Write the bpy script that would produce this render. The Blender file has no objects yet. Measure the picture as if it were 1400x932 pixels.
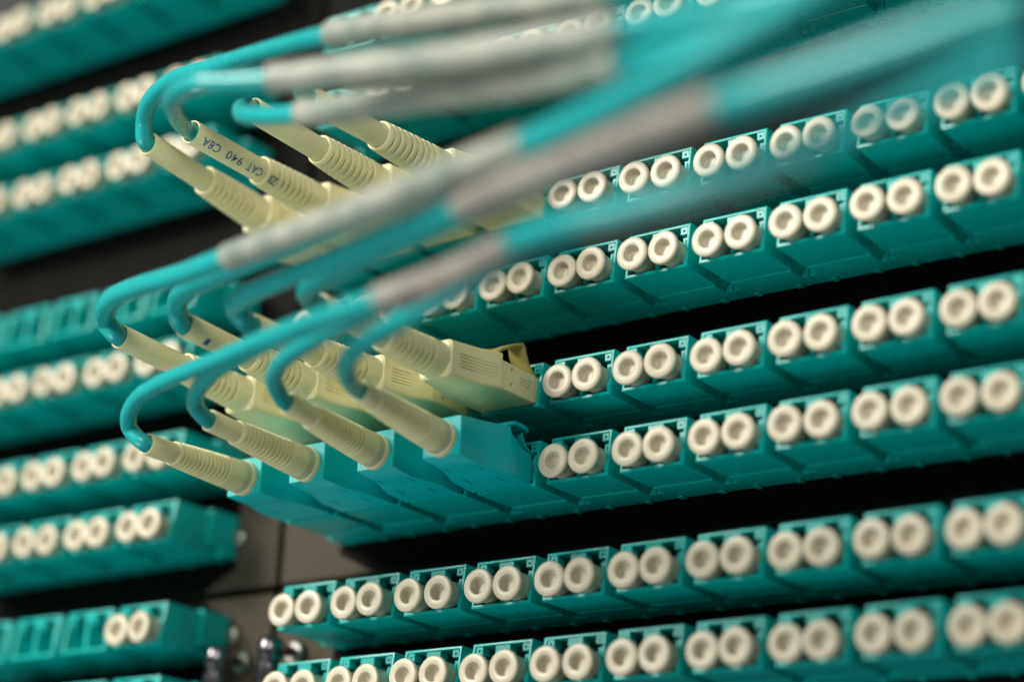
import bpy, bmesh, math, random
from mathutils import Vector, Matrix

random.seed(7)
MM = 0.001
S = bpy.context.scene
COL = S.collection

# ---------------------------------------------------------------- camera
cd = bpy.data.cameras.new('camera')
cam = bpy.data.objects.new('camera', cd)
COL.objects.link(cam)
RM = ((0.8118968, 0.5821765, 0.0435216), (-0.1600585, 0.2936674, -0.9424121), (-0.5614311, 0.7581762, 0.3316099))
CP = Vector((252.1675, -278.0884, -105.8677))
m = Matrix(((RM[0][0], -RM[1][0], -RM[2][0]), (RM[0][1], -RM[1][1], -RM[2][1]), (RM[0][2], -RM[1][2], -RM[2][2]))).to_4x4()
m.translation = CP * MM
cam.matrix_world = m
cd.sensor_width = 36
cd.sensor_fit = 'HORIZONTAL'
cd.lens = 73.825
cd.clip_start = 0.005
cd.clip_end = 50
cd.dof.use_dof = True
cd.dof.focus_distance = 0.359
cd.dof.aperture_fstop = 5.8
cd.dof.aperture_blades = 9
S.camera = cam

# ---------------------------------------------------------------- light
w = bpy.data.worlds.new('World')
S.world = w
w.use_nodes = True
bg = w.node_tree.nodes['Background']
bg.inputs['Color'].default_value = (0.90, 1.0, 0.96, 1)
bg.inputs['Strength'].default_value = 0.20

def area(name, loc, target, sx, sy, power, col):
    l = bpy.data.lights.new(name, 'AREA')
    l.shape = 'RECTANGLE'
    l.size, l.size_y, l.energy, l.color = sx, sy, power, col
    o = bpy.data.objects.new(name, l)
    COL.objects.link(o)
    o.location = loc
    o.rotation_euler = (Vector(target) - Vector(loc)).to_track_quat('-Z', 'Y').to_euler()
    return o

# lamp at the end of the aisle, up to the left, and the ceiling fitting in front of the rack
area('aisle_light', (-0.60, -0.95, 0.56), (0, 0, 0), 0.30, 0.55, 24, (1.0, 0.95, 0.84))
area('ceiling_light', (0.66, -1.20, 0.46), (0.05, 0, 0), 0.7, 0.22, 12, (1.0, 0.96, 0.88))
# low fill lamp added to brighten the undersides, standing in for floor bounce
area('low_fill_light', (-0.42, -0.80, -0.72), (0.03, 0, 0), 0.55, 0.40, 6.0, (0.97, 1.0, 0.95))

S.view_settings.view_transform = 'Standard'
S.view_settings.look = 'None'
S.view_settings.exposure = -0.30
S.view_settings.gamma = 1

# ---------------------------------------------------------------- materials
def mat(name, base, rough=0.45, sss=0.0, sss_r=(0.6, 0.5, 0.3), noise=0.06, nscale=400, bump=0.0, bscale=2500, metal=0.0, spec=0.5, coat=0.0):
    M = bpy.data.materials.new(name)
    M.use_nodes = True
    N, L = M.node_tree.nodes, M.node_tree.links
    P = N['Principled BSDF']
    P.inputs['Roughness'].default_value = rough
    P.inputs['Metallic'].default_value = metal
    P.inputs['Specular IOR Level'].default_value = spec
    P.inputs['Coat Weight'].default_value = coat
    tc = N.new('ShaderNodeTexCoord')
    nz = N.new('ShaderNodeTexNoise')
    nz.inputs['Scale'].default_value = nscale
    nz.inputs['Detail'].default_value = 5
    L.new(tc.outputs['Object'], nz.inputs['Vector'])
    oi = N.new('ShaderNodeObjectInfo')
    ad = N.new('ShaderNodeMath'); ad.operation = 'MULTIPLY_ADD'
    L.new(oi.outputs['Random'], ad.inputs[0]); ad.inputs[1].default_value = 0.35
    L.new(nz.outputs['Fac'], ad.inputs[2])
    mp = N.new('ShaderNodeMapRange')
    mp.inputs['From Min'].default_value = 0.3; mp.inputs['From Max'].default_value = 1.05
    mp.inputs['To Min'].default_value = 1 - noise; mp.inputs['To Max'].default_value = 1 + noise
    L.new(ad.outputs[0], mp.inputs['Value'])
    vm = N.new('ShaderNodeVectorMath'); vm.operation = 'SCALE'
    vm.inputs[0].default_value = base
    L.new(mp.outputs[0], vm.inputs['Scale'])
    L.new(vm.outputs[0], P.inputs['Base Color'])
    rr = N.new('ShaderNodeMapRange')
    rr.inputs['To Min'].default_value = rough - 0.08; rr.inputs['To Max'].default_value = rough + 0.10
    L.new(nz.outputs['Fac'], rr.inputs['Value']); L.new(rr.outputs[0], P.inputs['Roughness'])
    if sss:
        P.inputs['Subsurface Weight'].default_value = sss
        P.inputs['Subsurface Radius'].default_value = sss_r
        P.inputs['Subsurface Scale'].default_value = 0.001
    if bump:
        n2 = N.new('ShaderNodeTexNoise'); n2.inputs['Scale'].default_value = bscale; n2.inputs['Detail'].default_value = 3
        L.new(tc.outputs['Object'], n2.inputs['Vector'])
        b = N.new('ShaderNodeBump'); b.inputs['Strength'].default_value = bump; b.inputs['Distance'].default_value = 0.0003
        L.new(n2.outputs['Fac'], b.inputs['Height']); L.new(b.outputs[0], P.inputs['Normal'])
    return M

TEAL = mat('aqua_adapter_plastic', (0.001, 0.400, 0.372), 0.28, spec=0.36, noise=0.12, nscale=700, bump=0.02)
PLUG = mat('turquoise_plug_plastic', (0.001, 0.500, 0.525), 0.34, spec=0.38, noise=0.06, nscale=500, bump=0.05)
CAP = mat('white_cap_plastic', (0.58, 0.53, 0.42), 0.34, sss=0.55, sss_r=(1.0, 0.9, 0.6), noise=0.05, nscale=500)
IVORY = mat('ivory_plug_plastic', (0.80, 0.75, 0.44), 0.32, sss=0.30, sss_r=(0.9, 0.8, 0.4), noise=0.05, nscale=350, bump=0.04)
RUBBER = mat('ivory_boot_rubber', (0.80, 0.755, 0.46), 0.36, sss=0.35, sss_r=(0.9, 0.8, 0.4), noise=0.07, nscale=350, bump=0.08)
LATCH = mat('olive_latch_plastic', (0.38, 0.34, 0.10), 0.35, sss=0.3, noise=0.05)
JACKET = mat('turquoise_cable_jacket', (0.009, 0.380, 0.385), 0.26, noise=0.08, nscale=300, bump=0.08, bscale=1200)
SLEEVE = mat('grey_label_sleeve', (0.38, 0.385, 0.34), 0.45, noise=0.08, nscale=200)
DIM = mat('brown_grey_label_sleeve', (0.30, 0.285, 0.26), 0.45, noise=0.10, nscale=200)
INK = mat('blue_ink', (0.035, 0.09, 0.42), 0.6, noise=0.1)
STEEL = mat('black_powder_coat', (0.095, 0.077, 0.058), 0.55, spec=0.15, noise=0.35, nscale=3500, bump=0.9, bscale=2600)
BLACK_AND_SHADE = mat('matt_black_and_shade', (0.005, 0.0045, 0.0035), 0.60, spec=0.06, noise=0.35, nscale=3000, bump=0.5, bscale=2200)  # black of the filler strip, also shade painted on plates and between rows
DARK = mat('black_interior_steel', (0.010, 0.010, 0.010), 0.7, noise=0.2)  # even black of the rack interior
CHROME = mat('black_chrome', (0.20, 0.19, 0.21), 0.20, metal=1.0, noise=0.1)
ZINC = mat('zinc_screw', (0.45, 0.43, 0.40), 0.32, metal=1.0, noise=0.1)

def print_mottle(M, dark):
    """worn label print and overlapping wrap on the sleeves"""
    N, L = M.node_tree.nodes, M.node_tree.links
    P = N['Principled BSDF']
    src = P.inputs['Base Color'].links[0].from_socket
    tc = N.new('ShaderNodeTexCoord')
    nz = N.new('ShaderNodeTexNoise'); nz.inputs['Scale'].default_value = 170; nz.inputs['Detail'].default_value = 2
    L.new(tc.outputs['Object'], nz.inputs['Vector'])
    rp = N.new('ShaderNodeValToRGB')
    rp.color_ramp.elements[0].position = 0.40; rp.color_ramp.elements[1].position = 0.66
    L.new(nz.outputs['Fac'], rp.inputs['Fac'])
    mx = N.new('ShaderNodeMix'); mx.data_type = 'RGBA'
    L.new(rp.outputs['Color'], mx.inputs['Factor'])
    L.new(src, mx.inputs['A']); mx.inputs['B'].default_value = (*dark, 1)
    L.new(mx.outputs['Result'], P.inputs['Base Color'])
print_mottle(SLEEVE, (0.22, 0.27, 0.24))
print_mottle(DIM, (0.22, 0.20, 0.185))

# ---------------------------------------------------------------- helpers
def mesh_of(name, verts, faces, mat_, smooth=True, ang=35, bevel=0.0, seg=1):
    bm = bmesh.new()
    vs = [bm.verts.new(Vector(v) * MM) for v in verts]
    for f in faces:
        try:
            bm.faces.new([vs[i] for i in f])
        except ValueError:
            pass
    bmesh.ops.recalc_face_normals(bm, faces=bm.faces)
    if bevel:
        es = [e for e in bm.edges if len(e.link_faces) == 2 and e.calc_face_angle(0) > math.radians(25)]
        bmesh.ops.bevel(bm, geom=es, offset=bevel * MM, segments=seg, profile=0.6, affect='EDGES', clamp_overlap=True)
    me = bpy.data.meshes.new(name)
    bm.to_mesh(me); bm.free()
    me.materials.append(mat_)
    if smooth:
        me.polygons.foreach_set('use_smooth', [True] * len(me.polygons))
        me.set_sharp_from_angle(angle=math.radians(ang))
    return me

def box(x0, x1, y0, y1, z0, z1):
    v = [(x, y, z) for x in (x0, x1) for y in (y0, y1) for z in (z0, z1)]
    f = [(0, 1, 3, 2), (4, 6, 7, 5), (0, 4, 5, 1), (2, 3, 7, 6), (0, 2, 6, 4), (1, 5, 7, 3)]
    return v, f

def join(*parts):
    V, F = [], []
    for v, f in parts:
        n = len(V)
        V += list(v); F += [tuple(i + n for i in q) for q in f]
    return V, F

def loft(rings, cap0=True, cap1=True):
    n = len(rings[0]); V = [p for r in rings for p in r]; F = []
    for k in range(len(rings) - 1):
        for i in range(n):
            j = (i + 1) % n
            F.append((k * n + i, k * n + j, (k + 1) * n + j, (k + 1) * n + i))
    if cap0: F.append(tuple(range(n)))
    if cap1: F.append(tuple(range((len(rings) - 1) * n, len(rings) * n)))
    return V, F

def rrect(y, hx0, hx1, z0, z1, r=0.5, n=3):
    P = []
    for cx, cz, a0 in ((hx1 - r, z1 - r, 0), (hx0 + r, z1 - r, 90), (hx0 + r, z0 + r, 180), (hx1 - r, z0 + r, 270)):
        for i in range(n + 1):
            a = math.radians(a0 + 90 * i / n)
            P.append((cx + r * math.cos(a), y, cz + r * math.sin(a)))
    return P

def lathe(prof, n=32, cx=0, cz=0, cap0=False, cap1=False):
    return loft([[(cx + r * math.cos(2 * math.pi * i / n), y, cz + r * math.sin(2 * math.pi * i / n)) for i in range(n)] for r, y in prof], cap0, cap1)

def obj(name, me, parent=None, loc=None):
    o = bpy.data.objects.new(name, me)
    COL.objects.link(o)
    if parent: o.parent = parent
    if loc is not None: o.location = Vector(loc) * MM
    return o

def thing(name, label, cat, loc, group=None, me=None):
    o = bpy.data.objects.new(name, me)
    COL.objects.link(o)
    o.location = Vector(loc) * MM
    o.empty_display_size = 0.005
    o['label'] = label; o['category'] = cat
    if group: o['group'] = group
    return o

def carve(me, boxes):
    """cut real slots into a mesh"""
    o = bpy.data.objects.new('carve_tmp', me); COL.objects.link(o)
    V, F = join(*boxes)
    c = bpy.data.objects.new('carve_cut', mesh_of('cutter', V, F, me.materials[0], smooth=False)); COL.objects.link(c)
    md = o.modifiers.new('cut', 'BOOLEAN'); md.operation = 'DIFFERENCE'; md.object = c; md.solver = 'EXACT'
    dg = bpy.context.evaluated_depsgraph_get(); dg.update()
    new = bpy.data.meshes.new_from_object(o.evaluated_get(dg))
    bpy.data.objects.remove(o); bpy.data.objects.remove(c)
    new.polygons.foreach_set('use_smooth', [True] * len(new.polygons))
    new.set_sharp_from_angle(angle=math.radians(30))
    return new

ORD = ['first', 'second', 'third', 'fourth', 'fifth', 'sixth', 'seventh', 'eighth', 'ninth', 'tenth', 'eleventh', 'twelfth']
PITCH = 14.732
ROWZ = {'W': 118.3, 'X': 89.6, 'Y': 73.4, 'A': 41.56, 'B': 27.33, 'C': 7.11, 'D': -7.11, 'E': -27.33, 'F': -41.56}
LEFT0 = -42.4
CABLES = {
    'A0': ([(2.43, -46.88, 43.4), (0.77, -47.89, 45.9), (0.7, -49.08, 48.51), (3.91, -51.48, 50.38), (11.53, -54.23, 51.47), (25.67, -58.4, 48.75), (44.69, -64.71, 44.11), (62.67, -70.41, 39.35), (95.63, -78.45, 30.0), (124.89, -85.24, 21.78), (142.45, -90.34, 17.03)],
           (7.0, 8.9)),
    'A1': ([(10.48, -45.93, 45.79), (14.96, -53.5, 43.54), (26.9, -66.94, 37.2), (42.08, -81.49, 29.82), (53.07, -88.09, 26.13), (60.6, -87.78, 24.58), (67.29, -87.14, 23.6), (83.48, -86.17, 21.64), (102.46, -88.2, 17.7), (129.07, -91.35, 12.98), (145.07, -94.75, 9.83), (164.81, -97.98, 7.23)],
           (6.0, 8.95)),
    'A2': ([(25.67, -47.64, 45.26), (33.45, -57.49, 38.75), (44.13, -67.61, 31.71), (61.01, -73.51, 25.52), (85.48, -78.95, 19.39), (108.46, -83.44, 14.27), (125.9, -87.94, 10.65), (139.32, -91.51, 8.97), (154.21, -94.47, 8.39), (168.15, -96.06, 8.5)],
           (3.0, 6.0)),
    'A3': ([(38.13, -48.42, 44.01), (41.32, -53.39, 42.69), (48.85, -59.57, 39.43), (65.67, -65.78, 33.83), (89.77, -72.02, 27.08), (122.7, -81.65, 18.01), (140.9, -87.6, 13.57), (154.28, -91.15, 11.78)],
           (2.74, 4.95)),
    'C0': ([(-0.11, -47.02, 9.25), (-2.07, -47.67, 10.43), (-2.28, -49.69, 11.67), (-0.14, -52.37, 12.39), (5.37, -56.19, 12.36), (14.04, -59.92, 11.43), (30.69, -65.05, 9.15), (44.57, -69.85, 7.43), (74.03, -77.71, 5.29), (95.37, -83.88, 3.97), (115.6, -89.62, 2.5), (136.13, -95.71, 2.33), (153.66, -100.1, 4.03), (165.88, -103.56, 5.5)],
           (7.03, 9.86)),
    'C1': ([(14.29, -46.67, 8.7), (13.38, -48.01, 10.23), (15.36, -50.84, 11.01), (20.83, -54.81, 11.24), (33.9, -60.37, 9.89), (56.64, -68.8, 7.37), (85.5, -77.65, 5.57), (106.46, -83.16, 4.82), (132.47, -89.93, 4.62), (150.32, -94.06, 6.29), (162.84, -97.44, 8.07)],
           (5.5, 7.12)),
    'C2': ([(29.06, -46.5, 6.19), (27.72, -47.95, 7.22), (29.23, -51.05, 7.82), (36.03, -56.34, 7.31), (46.96, -60.98, 6.25), (61.8, -66.37, 4.8), (83.24, -74.5, 2.71), (118.36, -90.17, -2.43), (146.1, -99.44, -4.82), (166.99, -102.77, -5.28), (183.58, -104.83, -5.06)],
           (6.4, 8.02)),
    'C3': ([(43.4, -46.71, 6.81), (42.06, -48.05, 7.6), (45.13, -52.26, 7.35), (55.25, -58.83, 6.34), (85.97, -71.6, 3.41), (120.36, -86.93, -1.03), (145.67, -95.55, -3.62), (165.75, -100.25, -5.0), (182.46, -102.15, -4.94)],
           (4.3, 5.9)),
    'D0': ([(1.83, -40.61, -8.14), (-0.3, -41.42, -6.9), (-1.2, -42.82, -5.22), (0.38, -44.94, -3.72), (4.87, -47.56, -2.19), (12.81, -50.99, -2.01), (34.53, -59.28, -3.58), (58.59, -69.44, -5.98), (79.94, -78.64, -9.09), (93.1, -79.83, -8.23), (111.77, -83.44, -7.58), (125.6, -84.99, -7.75), (140.78, -87.03, -7.54), (159.77, -91.72, -6.88), (181.2, -99.37, -7.37)],
           (8.2, 9.86)),
    'D1': ([(16.51, -41.11, -6.28), (14.61, -41.69, -5.16), (15.28, -44.24, -4.21), (18.34, -47.52, -3.61), (25.9, -52.65, -3.2), (40.0, -60.2, -4.29), (62.24, -70.38, -6.69), (86.77, -77.92, -8.23), (112.91, -85.04, -8.0), (127.07, -87.2, -9.25), (142.1, -89.27, -9.24), (160.92, -94.06, -8.63), (182.14, -101.78, -9.33)],
           (8.42, 10.61)),
    'D2': ([(33.03, -41.1, -5.48), (32.11, -42.33, -4.22), (33.53, -45.59, -3.42), (37.33, -49.55, -3.01), (47.02, -56.51, -3.85), (65.84, -66.72, -5.93), (93.59, -80.39, -9.12), (114.05, -86.65, -8.43), (128.17, -88.92, -9.47), (143.13, -91.05, -9.44), (161.79, -95.8, -9.21), (182.52, -102.73, -9.54)],
           (5.69, 6.71)),
    'D3': ([(50.89, -44.18, -7.39), (50.6, -46.02, -6.7), (51.87, -49.35, -5.99), (55.28, -53.45, -5.91), (62.23, -58.74, -6.16), (77.82, -66.73, -6.74), (93.76, -74.45, -7.35), (110.02, -80.97, -7.13), (124.48, -83.23, -7.63), (139.75, -85.23, -7.36), (158.85, -89.89, -6.6), (180.38, -97.4, -7.26)],
           (7.67, 9.67)),
}
# ---------------------------------------------------------------- setting: the rack behind the panels
V, F = box(-330, 420, 44, 46, -200, 320)
o = obj('rack_interior', mesh_of('rack_interior', V, F, DARK)); o['kind'] = 'structure'

def plate_mesh(x0, x1, z0, z1, m_):
    V, F = box(x0, x1, 20.6, 30, z0, z1)
    return mesh_of('faceplate', V, F, m_, bevel=0.35, seg=2)

SEAM = -23.3
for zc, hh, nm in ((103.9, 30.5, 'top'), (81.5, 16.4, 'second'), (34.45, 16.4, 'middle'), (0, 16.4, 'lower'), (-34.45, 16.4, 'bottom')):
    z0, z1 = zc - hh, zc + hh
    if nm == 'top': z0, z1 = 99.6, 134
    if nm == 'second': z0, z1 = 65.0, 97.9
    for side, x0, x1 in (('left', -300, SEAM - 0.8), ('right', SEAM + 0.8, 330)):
        o = obj('faceplate', plate_mesh(x0, x1, z0, z1, STEEL if zc <= 0 else BLACK_AND_SHADE))  # upper plates are the same steel with shade put into the colour
        o['label'] = f'black textured steel faceplate, {nm} one of five in the {side} column of ports'
        if zc != 103.9 and zc != 81.5:
            rz0, rz1 = zc - 13.2, zc + 13.2
        else:
            rz0, rz1 = (105.0, 131) if zc == 103.9 else (67.4, 96.2)
        f0, f1 = z0 + .05, z1 - .05
        out = [(-7.7, rz0 + 1), (1, f0), (329, f0), (329, f1), (1, f1), (-7.7, rz1 - 1)]
        if side == 'left': out = [(-34.9, rz0 + 1), (-43, f0), (-299, f0), (-299, f1), (-43, f1), (-34.9, rz1 - 1)]
        V, F = loft([[(x, 20.52, z) for x, z in out], [(x, 22, z) for x, z in out]])
        obj('shade_sheet', mesh_of('shade_sheet', V, F, BLACK_AND_SHADE, bevel=.02), o)  # added near-black sheet, slanted end follows the rows' shadow edge on the plate
        o['category'] = 'faceplate'; o['group'] = 'steel faceplates of the patch panels'
# black closing strip between the second and the middle panel
V, F = box(-300, 330, 17.5, 30, 52.4, 63.2)
o = obj('filler_strip', mesh_of('filler_strip', V, F, BLACK_AND_SHADE, bevel=0.5, seg=2))
o['label'] = 'wide black steel filler strip above the upper row of ivory plugs'; o['category'] = 'filler strip'

# ---------------------------------------------------------------- the adapters (ports)
def shell_mesh():
    def ring(x, z0, z1, y0, y1):
        return [(-x, y0, z0), (x, y0, z0), (x, y1, z1), (-x, y1, z1)]
    rings = [ring(6.2, -3.1, 5.3, 12.6, 12.6), ring(6.2, -3.1, 5.3, 2.9, 4.1),
             ring(5.65, -2.5, 4.8, 2.9, 4.1), ring(5.6, -2.5, 4.75, 12.0, 12.0)]
    V, F = loft(rings)
    return mesh_of('housing', V, F, TEAL, bevel=0.13, seg=2)

def flange_mesh():
    z0, z1, hx, r = -3.22, 5.5, 7.33, 1.5
    arc = [(r * math.cos(math.radians(t)), r * math.sin(math.radians(t))) for t in (0, 30, 60, 90)]
    out = [(-hx + p, z0 + q + .35) for p, q in reversed(arc)] + [(-hx + r, z0)]
    out += [(hx - r, z0)] + [(hx - p, z0 + q + .35) for p, q in arc]
    out += [(hx, z1), (-hx, z1)]
    v1, f1 = loft([[(x, 12.9, z) for x, z in out], [(x, 20.5, z) for x, z in out]])
    v3, f3 = box(-hx + .02, -hx + r - .03, 16.4, 20.45, z0 + .01, z0 + 1.9)
    v4, f4 = box(hx - r + .03, hx - .02, 16.4, 20.45, z0 + .01, z0 + 1.9)
    V, F = join((v1, f1), (v3, f3), (v4, f4))
    return mesh_of('flange', V, F, TEAL, bevel=0.10, seg=1)

ME = {}
ME['housing'] = shell_mesh()
ME['flange'] = flange_mesh()
V, F = join(box(-0.42, 0.42, 3.4, 12.0, -2.49, 2.7), box(-1.6, 1.6, 4.5, 12.0, 2.7, 3.25))
ME['port_divider'] = mesh_of('port_divider', V, F, TEAL, bevel=0.08)
V, F = box(4.55, 5.59, 4.3, 12.0, 2.15, 2.85)
ME['guide_rail'] = mesh_of('guide_rail', V, F, TEAL, bevel=0.08)
V, F = box(-5.59, -4.55, 4.3, 12.0, 2.15, 2.85)
ME['guide_rail_b'] = mesh_of('guide_rail', V, F, TEAL, bevel=0.08)
V, F = box(5.05, 5.59, 3.5, 12.0, -2.49, 2.15)
ME['side_rib'] = mesh_of('side_rib', V, F, TEAL, bevel=0.08)

def tab(x0, x1, hole):
    V, F = box(x0, x1, 4.15, 6.2, 3.35, 4.79)
    me = mesh_of('top_tab', V, F, TEAL, bevel=0.1)
    if hole:
        xc = (x0 + x1) / 2
        me = carve(me, [box(xc - 0.2, xc + 0.2, 3.9, 4.7, 3.85, 4.2)])
    return me
ME['tab_l'] = tab(-5.6, -4.1, True)
ME['tab_m'] = tab(-1.55, 1.55, False)
ME['tab_r'] = tab(4.1, 5.6, True)
V, F = join(box(3.4, 4.6, 18.6, 20.2, -3.62, -3.24), box(-4.6, -3.4, 18.6, 20.2, -3.62, -3.24))
ME['clip'] = mesh_of('clip', V, F, TEAL, bevel=0.12)

PARTS = [('housing', 'housing'), ('flange', 'flange'), ('port_divider', 'port_divider'), ('guide_rail', 'guide_rail'), ('guide_rail', 'guide_rail_b'),
         ('side_rib', 'side_rib'), ('top_tab', 'tab_l'), ('top_tab', 'tab_m'), ('top_tab', 'tab_r'), ('clip', 'clip')]

def adapter(x, z, label, group):
    t = thing('duplex_port', label, 'fibre port', (x, 0, z), group)
    for n, k in PARTS:
        obj(n, ME[k], t)
    return t

# ---------------------------------------------------------------- dust caps
prof = [(0.02, 1.5), (0.8, 1.5), (1.33, 1.44), (1.46, 1.3), (1.50, 0.16), (1.54, 0.04), (1.62, 0.0), (2.76, 0.0), (2.88, 0.06), (2.97, 0.2), (3.0, 0.4), (2.98, 0.72),
        (2.86, 0.9), (2.55, 0.98), (2.46, 1.15), (2.40, 5.0), (2.2, 7.0), (0.02, 7.0)]
V, F = lathe(prof, 40)
ME['cap'] = mesh_of('dust_cap', V, F, CAP, ang=50)

def cap(x, z, label, group):
    o = thing('dust_cap', label, 'dust cap', (x + random.gauss(0, 0.06), random.uniform(-0.35, 0.35), z + random.gauss(0, 0.07)), group, ME['cap'])
    o.rotation_euler = (random.gauss(0, 0.022), random.uniform(-3.1, 3.1), random.gauss(0, 0.022))
    return o

RIGHT_DESC = {'W': 'right row cut off at top', 'X': 'right row behind the grey sleeves', 'Y': 'right row above the printed plug',
              'A': 'right row of the printed plug', 'B': 'right row between the ivory plugs', 'C': 'right row of lower ivory plugs',
              'D': 'right row of turquoise plugs', 'E': 'right row just below turquoise plugs', 'F': 'lowest right row'}
LEFT_DESC = {'W': 'topmost blurred left row', 'X': 'second left row from top', 'Y': 'third left row from top', 'A': 'left row under black band',
             'B': 'fifth left row from top', 'C': 'sixth left row from top', 'D': 'lowest fully capped left row', 'E': 'left row beside latch knob', 'F': 'left row at the bottom edge'}
RIGHT_N = {'W': (0, 3), 'X': (0, 7), 'Y': (0, 9), 'A': (0, 11), 'B': (0, 11), 'C': (0, 11), 'D': (0, 11), 'E': (0, 11), 'F': (0, 11)}
LEFT_N = {'W': 7, 'X': 6, 'Y': 6, 'A': 6, 'B': 6, 'C': 6, 'D': 5, 'E': 5, 'F': 4}

for r, z in ROWZ.items():
    for u in range(*RIGHT_N[r]):
        x = u * PITCH
        used = r in 'ACD' and u < 4
        empty = r in 'WXY' and u == 0
        d = RIGHT_DESC[r]
        state = 'holding a plug' if used else ('left open' if empty else 'with two caps')
        adapter(x, z, f'aqua port {state}, {ORD[u]} from left, {d}', 'duplex ports of the right column')
        if not used and not empty:
            for c, s in ((-1, 'left'), (1, 'right')):
                cap(x + c * 3.125, z, f'{s} dust cap of {ORD[u]} port from left, {d}', 'white dust caps')
    for k in range(LEFT_N[r]):
        x = LEFT0 - k * PITCH
        capped = r not in 'AF' and not (r == 'E' and k > 0)
        d = LEFT_DESC[r]
        adapter(x, z, f'aqua port {"with two caps" if capped else ("barely showing" if r == "F" else "left open")}, {ORD[k]} from right, {d}', 'duplex ports of the left column')
        if capped:
            for c, s in ((-1, 'left'), (1, 'right')):
                cap(x + c * 3.125, z, f'{s} dust cap of {ORD[k]} port from right, {d}', 'white dust caps')

# ---------------------------------------------------------------- screws on the faceplates
def knurled(r, y0, y1, n=28, d=0.22):
    rings = []
    for y, k in ((y0, 0.0), (y0 + 0.0, 0.86), (y0 + .35, 1.0), (y1 - .3, 1.0), (y1, .9), (y1, 0.0)):
        rings.append([((r - (d if i % 2 else 0)) * k * math.cos(math.pi * i / n) if k else .01 * math.cos(math.pi * i / n), y,
                       (r - (d if i % 2 else 0)) * k * math.sin(math.pi * i / n) if k else .01 * math.sin(math.pi * i / n)) for i in range(2 * n)])
    return loft(rings)

def knob(x, z, label):
    t = thing('latch_knob', label, 'latch knob', (x, 20.6, z), 'latch knobs beside the seam')
    V, F = lathe([(0.02, -9.0), (0.9, -8.8), (1.15, -8.0), (1.15, -1.4)], 24)
    obj('post', mesh_of('post', V, F, CHROME, ang=40), t)
    V, F = knurled(2.3, -1.5, -0.05)
    obj('knurled_collar', mesh_of('knurled_collar', V, F, ZINC, ang=20), t)
    # the hanging grip: a rounded, waisted pull in black chrome
    prof = [(0.03, 2.0), (0.9, 1.85), (1.6, 1.35), (1.95, 0.5), (1.95, -1.6), (1.6, -2.1), (1.6, -2.5), (2.0, -3.0), (2.05, -6.6), (1.7, -7.2), (1.7, -7.6), (2.1, -8.2), (2.1, -10.5), (0.03, -11)]
    V, F = lathe(prof, 32)
    V = [(vx * 1.3, -7.6 + vz * 1.3, vy * 1.15 - 0.2) for vx, vy, vz in V]
    obj('grip', mesh_of('grip', V, F, CHROME, ang=40), t)
knob(-16.6, -30.6, 'shiny black latch knob under the lower right rows, right of the seam')
knob(-30.2, -31.4, 'shiny black latch knob left of the seam beside the lower left row')

def pan_screw(x, z, label):
    t = thing('panel_screw', label, 'screw', (x, 20.6, z), 'small screws of the left panels')
    V, F = lathe([(0.02, -1.35), (0.9, -1.3), (1.5, -0.95), (1.75, -0.45), (1.8, 0.0)], 24)
    me = mesh_of('screw_head', V, F, ZINC, ang=40)
    obj('screw_head', carve(me, [box(-1.1, 1.1, -2, -0.8, -.2, .2), box(-.2, .2, -2, -0.8, -1.1, 1.1)]), t)
pan_screw(-34.2, -5.9, 'small round screw head beside the lowest fully capped left row')
pan_screw(-33.8, -25.7, 'small round screw head beside the left row with one capped port')

# ---------------------------------------------------------------- patch cords
def bend(V, off, tip):
    L = 2.0 - tip
    out = []
    for x, y, z in V:
        t = max(0.0, (2.0 - y) / L)
        k = t ** 1.35
        out.append((x + off[0] * k, y, z + off[1] * k))
    return out

def grooved(y_mouth, y_base, r_mouth, r_base, r_in, n_rib, slit, n=48):
    """strain relief with real ribs; every other slit runs round one half only"""
    rings = []
    L = y_base - y_mouth
    def ring(y, rf):
        return [(rf(2 * math.pi * i / n) * math.cos(2 * math.pi * i / n), y, rf(2 * math.pi * i / n) * math.sin(2 * math.pi * i / n)) for i in range(n)]
    rings.append(ring(y_mouth + 2.2, lambda a: r_in))
    rings.append(ring(y_mouth + 0.15, lambda a: r_in))
    rings.append(ring(y_mouth, lambda a: r_in + 0.12))
    rings.append(ring(y_mouth, lambda a: r_mouth - 0.2))
    rings.append(ring(y_mouth + 0.2, lambda a: r_mouth))
    rib_len = L * (0.74 if slit else 0.62)
    p = rib_len / n_rib
    for k in range(n_rib):
        y0 = y_mouth + 0.9 + k * p
        R = r_mouth + (r_base - r_mouth) * ((y0 - y_mouth) / L) ** 0.8
        dep = 0.46 if slit else 0.27
        def cut(a, k=k, R=R, dep=dep):
            if not slit: return R - dep
            ph = (a + (k % 2) * math.pi / 2) % math.pi
            edge = min(ph, math.pi - ph) / math.pi
            return R - dep * max(0.0, min(1.0, (edge - 0.10) * 14))
        rings.append(ring(y0, lambda a, R=R: R))
        wdt = 0.36 * p if slit else 0.45 * p
        rings.append(ring(y0 + 0.07, cut))
        rings.append(ring(y0 + wdt, cut))
        rings.append(ring(y0 + wdt + 0.07, lambda a, R=R: R + 0.02))
        rings.append(ring(y0 + p * 0.9, lambda a, R=R: R + (0.10 if slit else 0.05)))
    for f in (0.86, 0.93, 1.0):
        y = y_mouth + L * f
        rings.append(ring(y, lambda a, f=f: r_mouth + (r_base - r_mouth) * f ** 0.8))
    if not slit:
        rings.insert(-2, rings.pop(-2)); rings[-1:] = [ring(y_base - 1.1, lambda a: r_base), ring(y_base - 1.0, lambda a: r_base + .12), ring(y_base, lambda a: r_base + .12)]
    rings.append(ring(y_base, lambda a: 0.05))
    return loft(rings, cap0=False)

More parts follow.
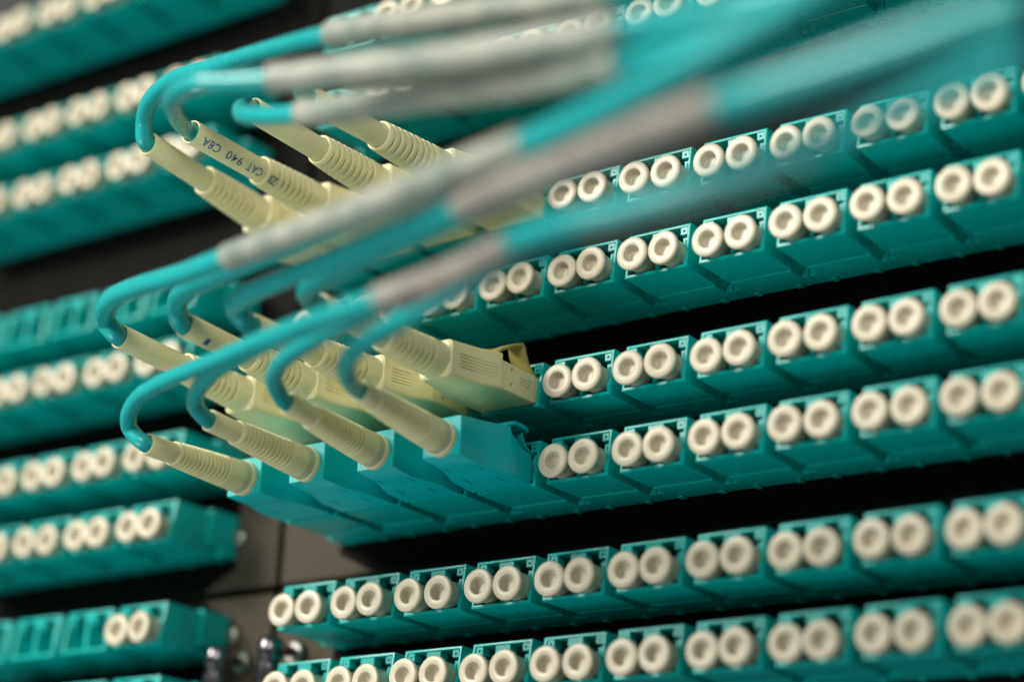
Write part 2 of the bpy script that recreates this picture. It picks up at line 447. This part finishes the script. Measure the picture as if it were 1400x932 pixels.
def tube_along(pts, r, step=14, n=18, a=0.0, b=None, cap=True):
    """round tube along a Catmull-Rom curve through pts, from parameter a to b"""
    P = [Vector(p) for p in pts]
    P = [P[0] * 2 - P[1]] + P + [P[-1] * 2 - P[-2]]
    N = len(pts) - 1
    if b is None: b = N
    def ev(t):
        i = min(int(t), N - 1); f = t - i
        p0, p1, p2, p3 = P[i:i + 4]
        # centripetal-ish tangents scaled by chord
        d1, d2, d3 = (p1 - p0).length ** .5, (p2 - p1).length ** .5, (p3 - p2).length ** .5
        d1, d3 = d1 or d2, d3 or d2
        m1 = ((p1 - p0) / d1 - (p2 - p0) / (d1 + d2) + (p2 - p1) / d2) * d2
        m2 = ((p2 - p1) / d2 - (p3 - p1) / (d2 + d3) + (p3 - p2) / d3) * d2
        return (2 * f**3 - 3 * f**2 + 1) * p1 + (f**3 - 2 * f**2 + f) * m1 + (-2 * f**3 + 3 * f**2) * p2 + (f**3 - f**2) * m2
    cnt = max(4, int((b - a) * step))
    C_ = [ev(a + (b - a) * i / cnt) for i in range(cnt + 1)]
    t0 = (C_[1] - C_[0]).normalized()
    nrm = t0.orthogonal().normalized()
    rings = []
    for i, c in enumerate(C_):
        t = (C_[min(i + 1, cnt)] - C_[max(i - 1, 0)]).normalized()
        nrm = (nrm - t * nrm.dot(t)).normalized()
        bn = t.cross(nrm)
        rings.append([tuple(c + r * (math.cos(2 * math.pi * k / n) * nrm + math.sin(2 * math.pi * k / n) * bn)) for k in range(n)])
    return loft(rings, cap, cap)

def plug_ivory(t, off, tip):
    secs = [rrect(-18.6, -3.0, 3.0, -2.9, 3.0, 1.3), rrect(-18.2, -3.4, 3.4, -3.2, 3.3, 1.0), rrect(-15.5, -3.7, 3.7, -3.2, 3.35, .7), rrect(-11.5, -4.6, 4.6, -3.1, 3.4, .5),
            rrect(-8.6, -5.9, 5.9, -3.0, 3.5, .45), rrect(-7.7, -6.0, 6.0, -3.0, 3.5, .45), rrect(-7.6, -5.85, 5.85, -2.85, 2.45, .4), rrect(2.2, -5.8, 5.8, -2.75, 2.35, .4), rrect(2.3, -5.3, 5.3, -2.3, 2.2, .3), rrect(9, -5.3, 5.3, -2.3, 2.2, .3)]
    V, F = loft(secs)
    me = mesh_of('plug_body', bend(V, off, tip), F, IVORY, ang=28)
    def hole(y, z): return box(5.2, 6.8, y - .38, y + .38, z - .38, z + .38)
    kx = [box(-6.8, 7.2, 9, 9.1, 5, 6)]
    def shift(b, y): return bend(b[0], off, tip), b[1]
    cuts = [hole(-4.6, 1.3), hole(-4.6, -1.35)] + [box(5.6, 6.6, -2.2, 1.2, z, z + .16) for z in (-.55, 0.0, .55)]
    me = carve(me, [shift(c, 0) for c in cuts])
    b = obj('plug_body', me, t)
    # side ribs on the rear shoulder
    for z in (-1.0, -.45, .1, .65, 1.2):
        V, F = loft([[(3.55, -16.5, z - .07), (3.78, -16.5, z - .07), (3.78, -16.5, z + .07), (3.55, -16.5, z + .07)],
                     [(4.5, -11.4, z - .07), (4.69, -11.4, z - .07), (4.69, -11.4, z + .07), (4.5, -11.4, z + .07)],
                     [(5.7, -8.7, z - .07), (5.99, -8.7, z - .07), (5.99, -8.7, z + .07), (5.7, -8.7, z + .07)]])
        obj('grip_rib', mesh_of('grip_rib', bend(V, off, tip), F, IVORY), b)
    for s in (-1, 1):
        path = [(-8.6, 2.9), (-6.0, 4.6), (-2.6, 6.4), (-0.4, 7.2), (0.5, 7.0), (0.8, 6.0), (1.7, 4.5), (3.4, 3.0), (6.0, 2.5)]
        th = 0.6
        rings = [[(s * 3.1 - 1.7, y, z), (s * 3.1 + 1.7, y, z), (s * 3.1 + 1.7, y + .12, z + th), (s * 3.1 - 1.7, y + .12, z + th)] if y < .4 else
                 [(s * 3.1 - 1.7, y - th, z - .2), (s * 3.1 + 1.7, y - th, z - .2), (s * 3.1 + 1.7, y, z + .1), (s * 3.1 - 1.7, y, z + .1)] for y, z in path]
        V, F = loft(rings)
        obj('latch', mesh_of('latch', bend(V, off, tip), F, LATCH, bevel=.08), b)

def plug_aqua(t, off, tip):
    secs = [rrect(-15.9, -3.8, 3.8, -2.85, 3.6, .25), rrect(-15.7, -3.95, 3.95, -2.95, 3.75, .2), rrect(-10.2, -4.05, 4.05, -3.05, 4.7, .2), rrect(-8.6, -4.5, 4.5, -3.08, 4.9, .2),
            rrect(-6.6, -5.3, 5.3, -3.1, 5.1, .2), rrect(-4.6, -5.9, 5.9, -3.12, 5.3, .2), rrect(-4.3, -6.0, 6.0, -3.12, 4.3, .2), rrect(-2.2, -6.05, 6.05, -3.13, 3.0, .2), rrect(-.6, -6.1, 6.1, -3.15, 2.4, .2),
            rrect(1.6, -6.1, 6.1, -3.15, 2.1, .2), rrect(1.65, -5.0, 5.0, -1.7, 1.8, .2), rrect(9, -5.0, 5.0, -1.7, 1.8, .2)]
    V, F = loft(secs)
    me = mesh_of('plug_body', bend(V, off, tip), F, PLUG, ang=25)
    cuts = [box(x - .17, x + .17, y, y + 2.7, -4.5, -2.98) for x, y in ((-3.1, -11.6), (-3.1, -5.2), (3.1, -10.6), (3.1, -4.2))]
    me = carve(me, [(bend(c[0], off, tip), c[1]) for c in cuts])
    b = obj('plug_body', me, t)
    rings = []
    for y, hx, z, th in ((-5.3, 5.2, 5.1, .3), (-4.3, 5.75, 5.5, .75), (-3.0, 5.9, 5.95, .8), (0.2, 5.9, 6.0, .8), (0.9, 5.8, 5.75, .8)):
        rings.append([(-hx, y, z), (hx, y, z), (hx, y, z + th), (-hx, y, z + th)])
    V, F = loft(rings)
    obj('latch_cover', mesh_of('latch_cover', bend(V, off, tip), F, PLUG, bevel=.12), t)
    for s in (-1, 1):
        path = [(0.3, 5.72), (0.6, 4.9), (1.3, 3.9), (2.8, 3.0), (6, 2.7)]
        rings = [[(s * 3.6 - 1.5, y - .5, z - .1), (s * 3.6 + 1.5, y - .5, z - .1), (s * 3.6 + 1.5, y, z + .1), (s * 3.6 - 1.5, y, z + .1)] for y, z in path]
        V, F = loft(rings)
        obj('latch', mesh_of('latch', bend(V, off, tip), F, PLUG, bevel=.08), t)

def printed_text(t, s, y_from, r, off, tip, height, ang0, width):
    """flat ink letters wrapped round the tube; baseline runs outwards from the boot"""
    cu = bpy.data.curves.new('ink', 'FONT'); cu.body = s; cu.size = height; cu.space_character = 1.12; cu.resolution_u = 3; cu.offset = 0.012
    to = bpy.data.objects.new('ink_tmp', cu); COL.objects.link(to)
    dg = bpy.context.evaluated_depsgraph_get(); dg.update()
    me = bpy.data.meshes.new_from_object(to.evaluated_get(dg))
    bpy.data.objects.remove(to)
    bm = bmesh.new(); bm.from_mesh(me)
    xs = [v.co.x for v in bm.verts]; k = width / (max(xs) - min(xs)); x0 = min(xs)
    for v in bm.verts: v.co.x = (v.co.x - x0) * k
    bmesh.ops.subdivide_edges(bm, edges=[e for e in bm.edges if e.calc_length() > .4], cuts=2)
    V = []
    for v in bm.verts:
        a = ang0 - (v.co.y - height * .35) / r
        V.append((r * math.cos(a), y_from - v.co.x, r * math.sin(a)))
    F = [tuple(x.index for x in f.verts) for f in bm.faces]
    bm.free()
    o = obj('printed_text', mesh_of('printed_text', bend(V, off, tip), F, INK, smooth=False), t)
    return o

TIPS = {'A0': (-0.1, 4.1, -47), 'A1': (-2.3, 2.5, -49), 'A2': (-4.0, 3.9, -48), 'A3': (-6.4, 3.1, -48),
        'C0': (-0.7, 2.5, -48), 'C1': (-0.2, 1.9, -48), 'C2': (0.5, -1.1, -48), 'C3': (-0.3, -0.1, -48),
        'D0': (1.1, -0.6, -41), 'D1': (0.6, 1.5, -41), 'D2': (2.8, 2.0, -41), 'D3': (0.7, 2.9, -38)}
CORD_LABEL = {
    'A0': 'ivory plug and turquoise cord, leftmost of the upper four plugs',
    'A1': 'ivory plug with blue lettering printed on its tube, upper plugs',
    'A2': 'ivory plug with plain tube just right of the blue lettered one',
    'A3': 'ivory plug, rightmost of the upper four, with its boot mouth uppermost',
    'C0': 'ivory plug and cord, leftmost of the middle four, slit boot in focus',
    'C1': 'ivory plug with a blue dot on its tube, second of the middle four',
    'C2': 'ivory plug, third of the middle four, crossed by turquoise cords',
    'C3': 'ivory plug with olive latch showing, rightmost of the middle four',
    'D0': 'turquoise plug with fine ribbed ivory boot, lowest and leftmost of all',
    'D1': 'turquoise plug with ribbed ivory boot, second from left in bottom plugged row',
    'D2': 'turquoise plug with ivory boot, third from left in bottom plugged row',
    'D3': 'turquoise plug with ivory boot next to the capped ports, rightmost of four'}

for key, (pts, (sa, sb)) in CABLES.items():
    row, u = key[0], int(key[1])
    org = Vector((u * PITCH, 0, ROWZ[row]))
    ox, oz, tip = TIPS[key]
    off = (ox, oz)
    cat = 'patch cord'
    t = thing('patch_cord', CORD_LABEL[key], cat, org, 'turquoise cords with ivory plugs' if row in 'AC' else 'turquoise cords with turquoise plugs')
    if row in 'AC':
        plug_ivory(t, off, tip)
        V, F = grooved(-32.6, -18.5, 2.68, 3.3, 2.2, 8, True)
        obj('strain_relief', mesh_of('strain_relief', bend(V, off, tip), F, RUBBER, ang=40), t)
        ro, ri, cr = 2.1, 1.8, (1.48 if row == 'A' else 1.68)
        prof = [(ri, -26), (ri, tip + .1), (ri + .08, tip), (ro - .08, tip), (ro, tip + .12), (ro, -40), (ro, -34), (ro, -26)]
        V, F = lathe(prof, 32)
        tb = obj('cable_tube', mesh_of('cable_tube', bend(V, off, tip), F, RUBBER, ang=40), t)
        if key == 'A1':
            for word, y0, rr, wd in (('C8A', -43.6, ro, 3.9), ('940', -38.2, ro, 3.7), ('CAT', -33.4, ro, 3.5), ('ZI', -30.4, 2.86, 1.7), (': :', -27.6, 2.95, 1.5)):
                printed_text(tb, word, y0, rr + .02, off, tip, 2.25, math.radians(-42), wd)
        if key == 'C1':
            V, F = lathe([(ro + .02, -44.2), (ro + .02, -43.2)], 40)
            k = 40; F = [f for f in F if math.radians(-75) < math.atan2(V[f[0]][2], V[f[0]][0]) < math.radians(-45)]
            obj('printed_dot', mesh_of('printed_dot', bend(V, off, tip), F, INK), tb)
    else:
        plug_aqua(t, off, tip)
        V, F = grooved(-34.6, -15.75, 2.15, 3.0, 1.55, 12, False)
        bt = obj('strain_relief', mesh_of('strain_relief', bend(V, off, tip), F, RUBBER, ang=40), t)
        ro, ri, cr = 1.85, 1.45, 1.4
        prof = [(ri, -30), (ri, tip + .1), (ri + .08, tip), (ro - .08, tip), (ro, tip + .12), (ro, -33)]
        V, F = lathe(prof, 28)
        obj('cable_tube', mesh_of('cable_tube', bend(V, off, tip), F, RUBBER, ang=40), t)
    # the cord: from inside the tube, round its bend and away along the rack
    P = []
    for y in (tip + 12, tip + 8, tip + 4, tip + 1.2, tip - 0.6):
        k2 = ((2 - y) / (2 - tip)) ** 1.35
        P.append(Vector((ox * k2, y, oz * k2)))
    n_in = len(P) - 2
    P += [Vector(p) - org for p in pts[2:]]
    V, F = tube_along([tuple(p) for p in P], cr, step=12)
    cb = obj('cable', mesh_of('cable', V, F, JACKET, ang=60), t)
    V, F = tube_along([tuple(p) for p in P], cr + (.62 if row == 'A' else .36), step=12, a=sa + n_in, b=sb + n_in)
    obj('label_sleeve', mesh_of('label_sleeve', V, F, SLEEVE if row == 'A' or key in ('C0', 'C1') else DIM, ang=50), cb)
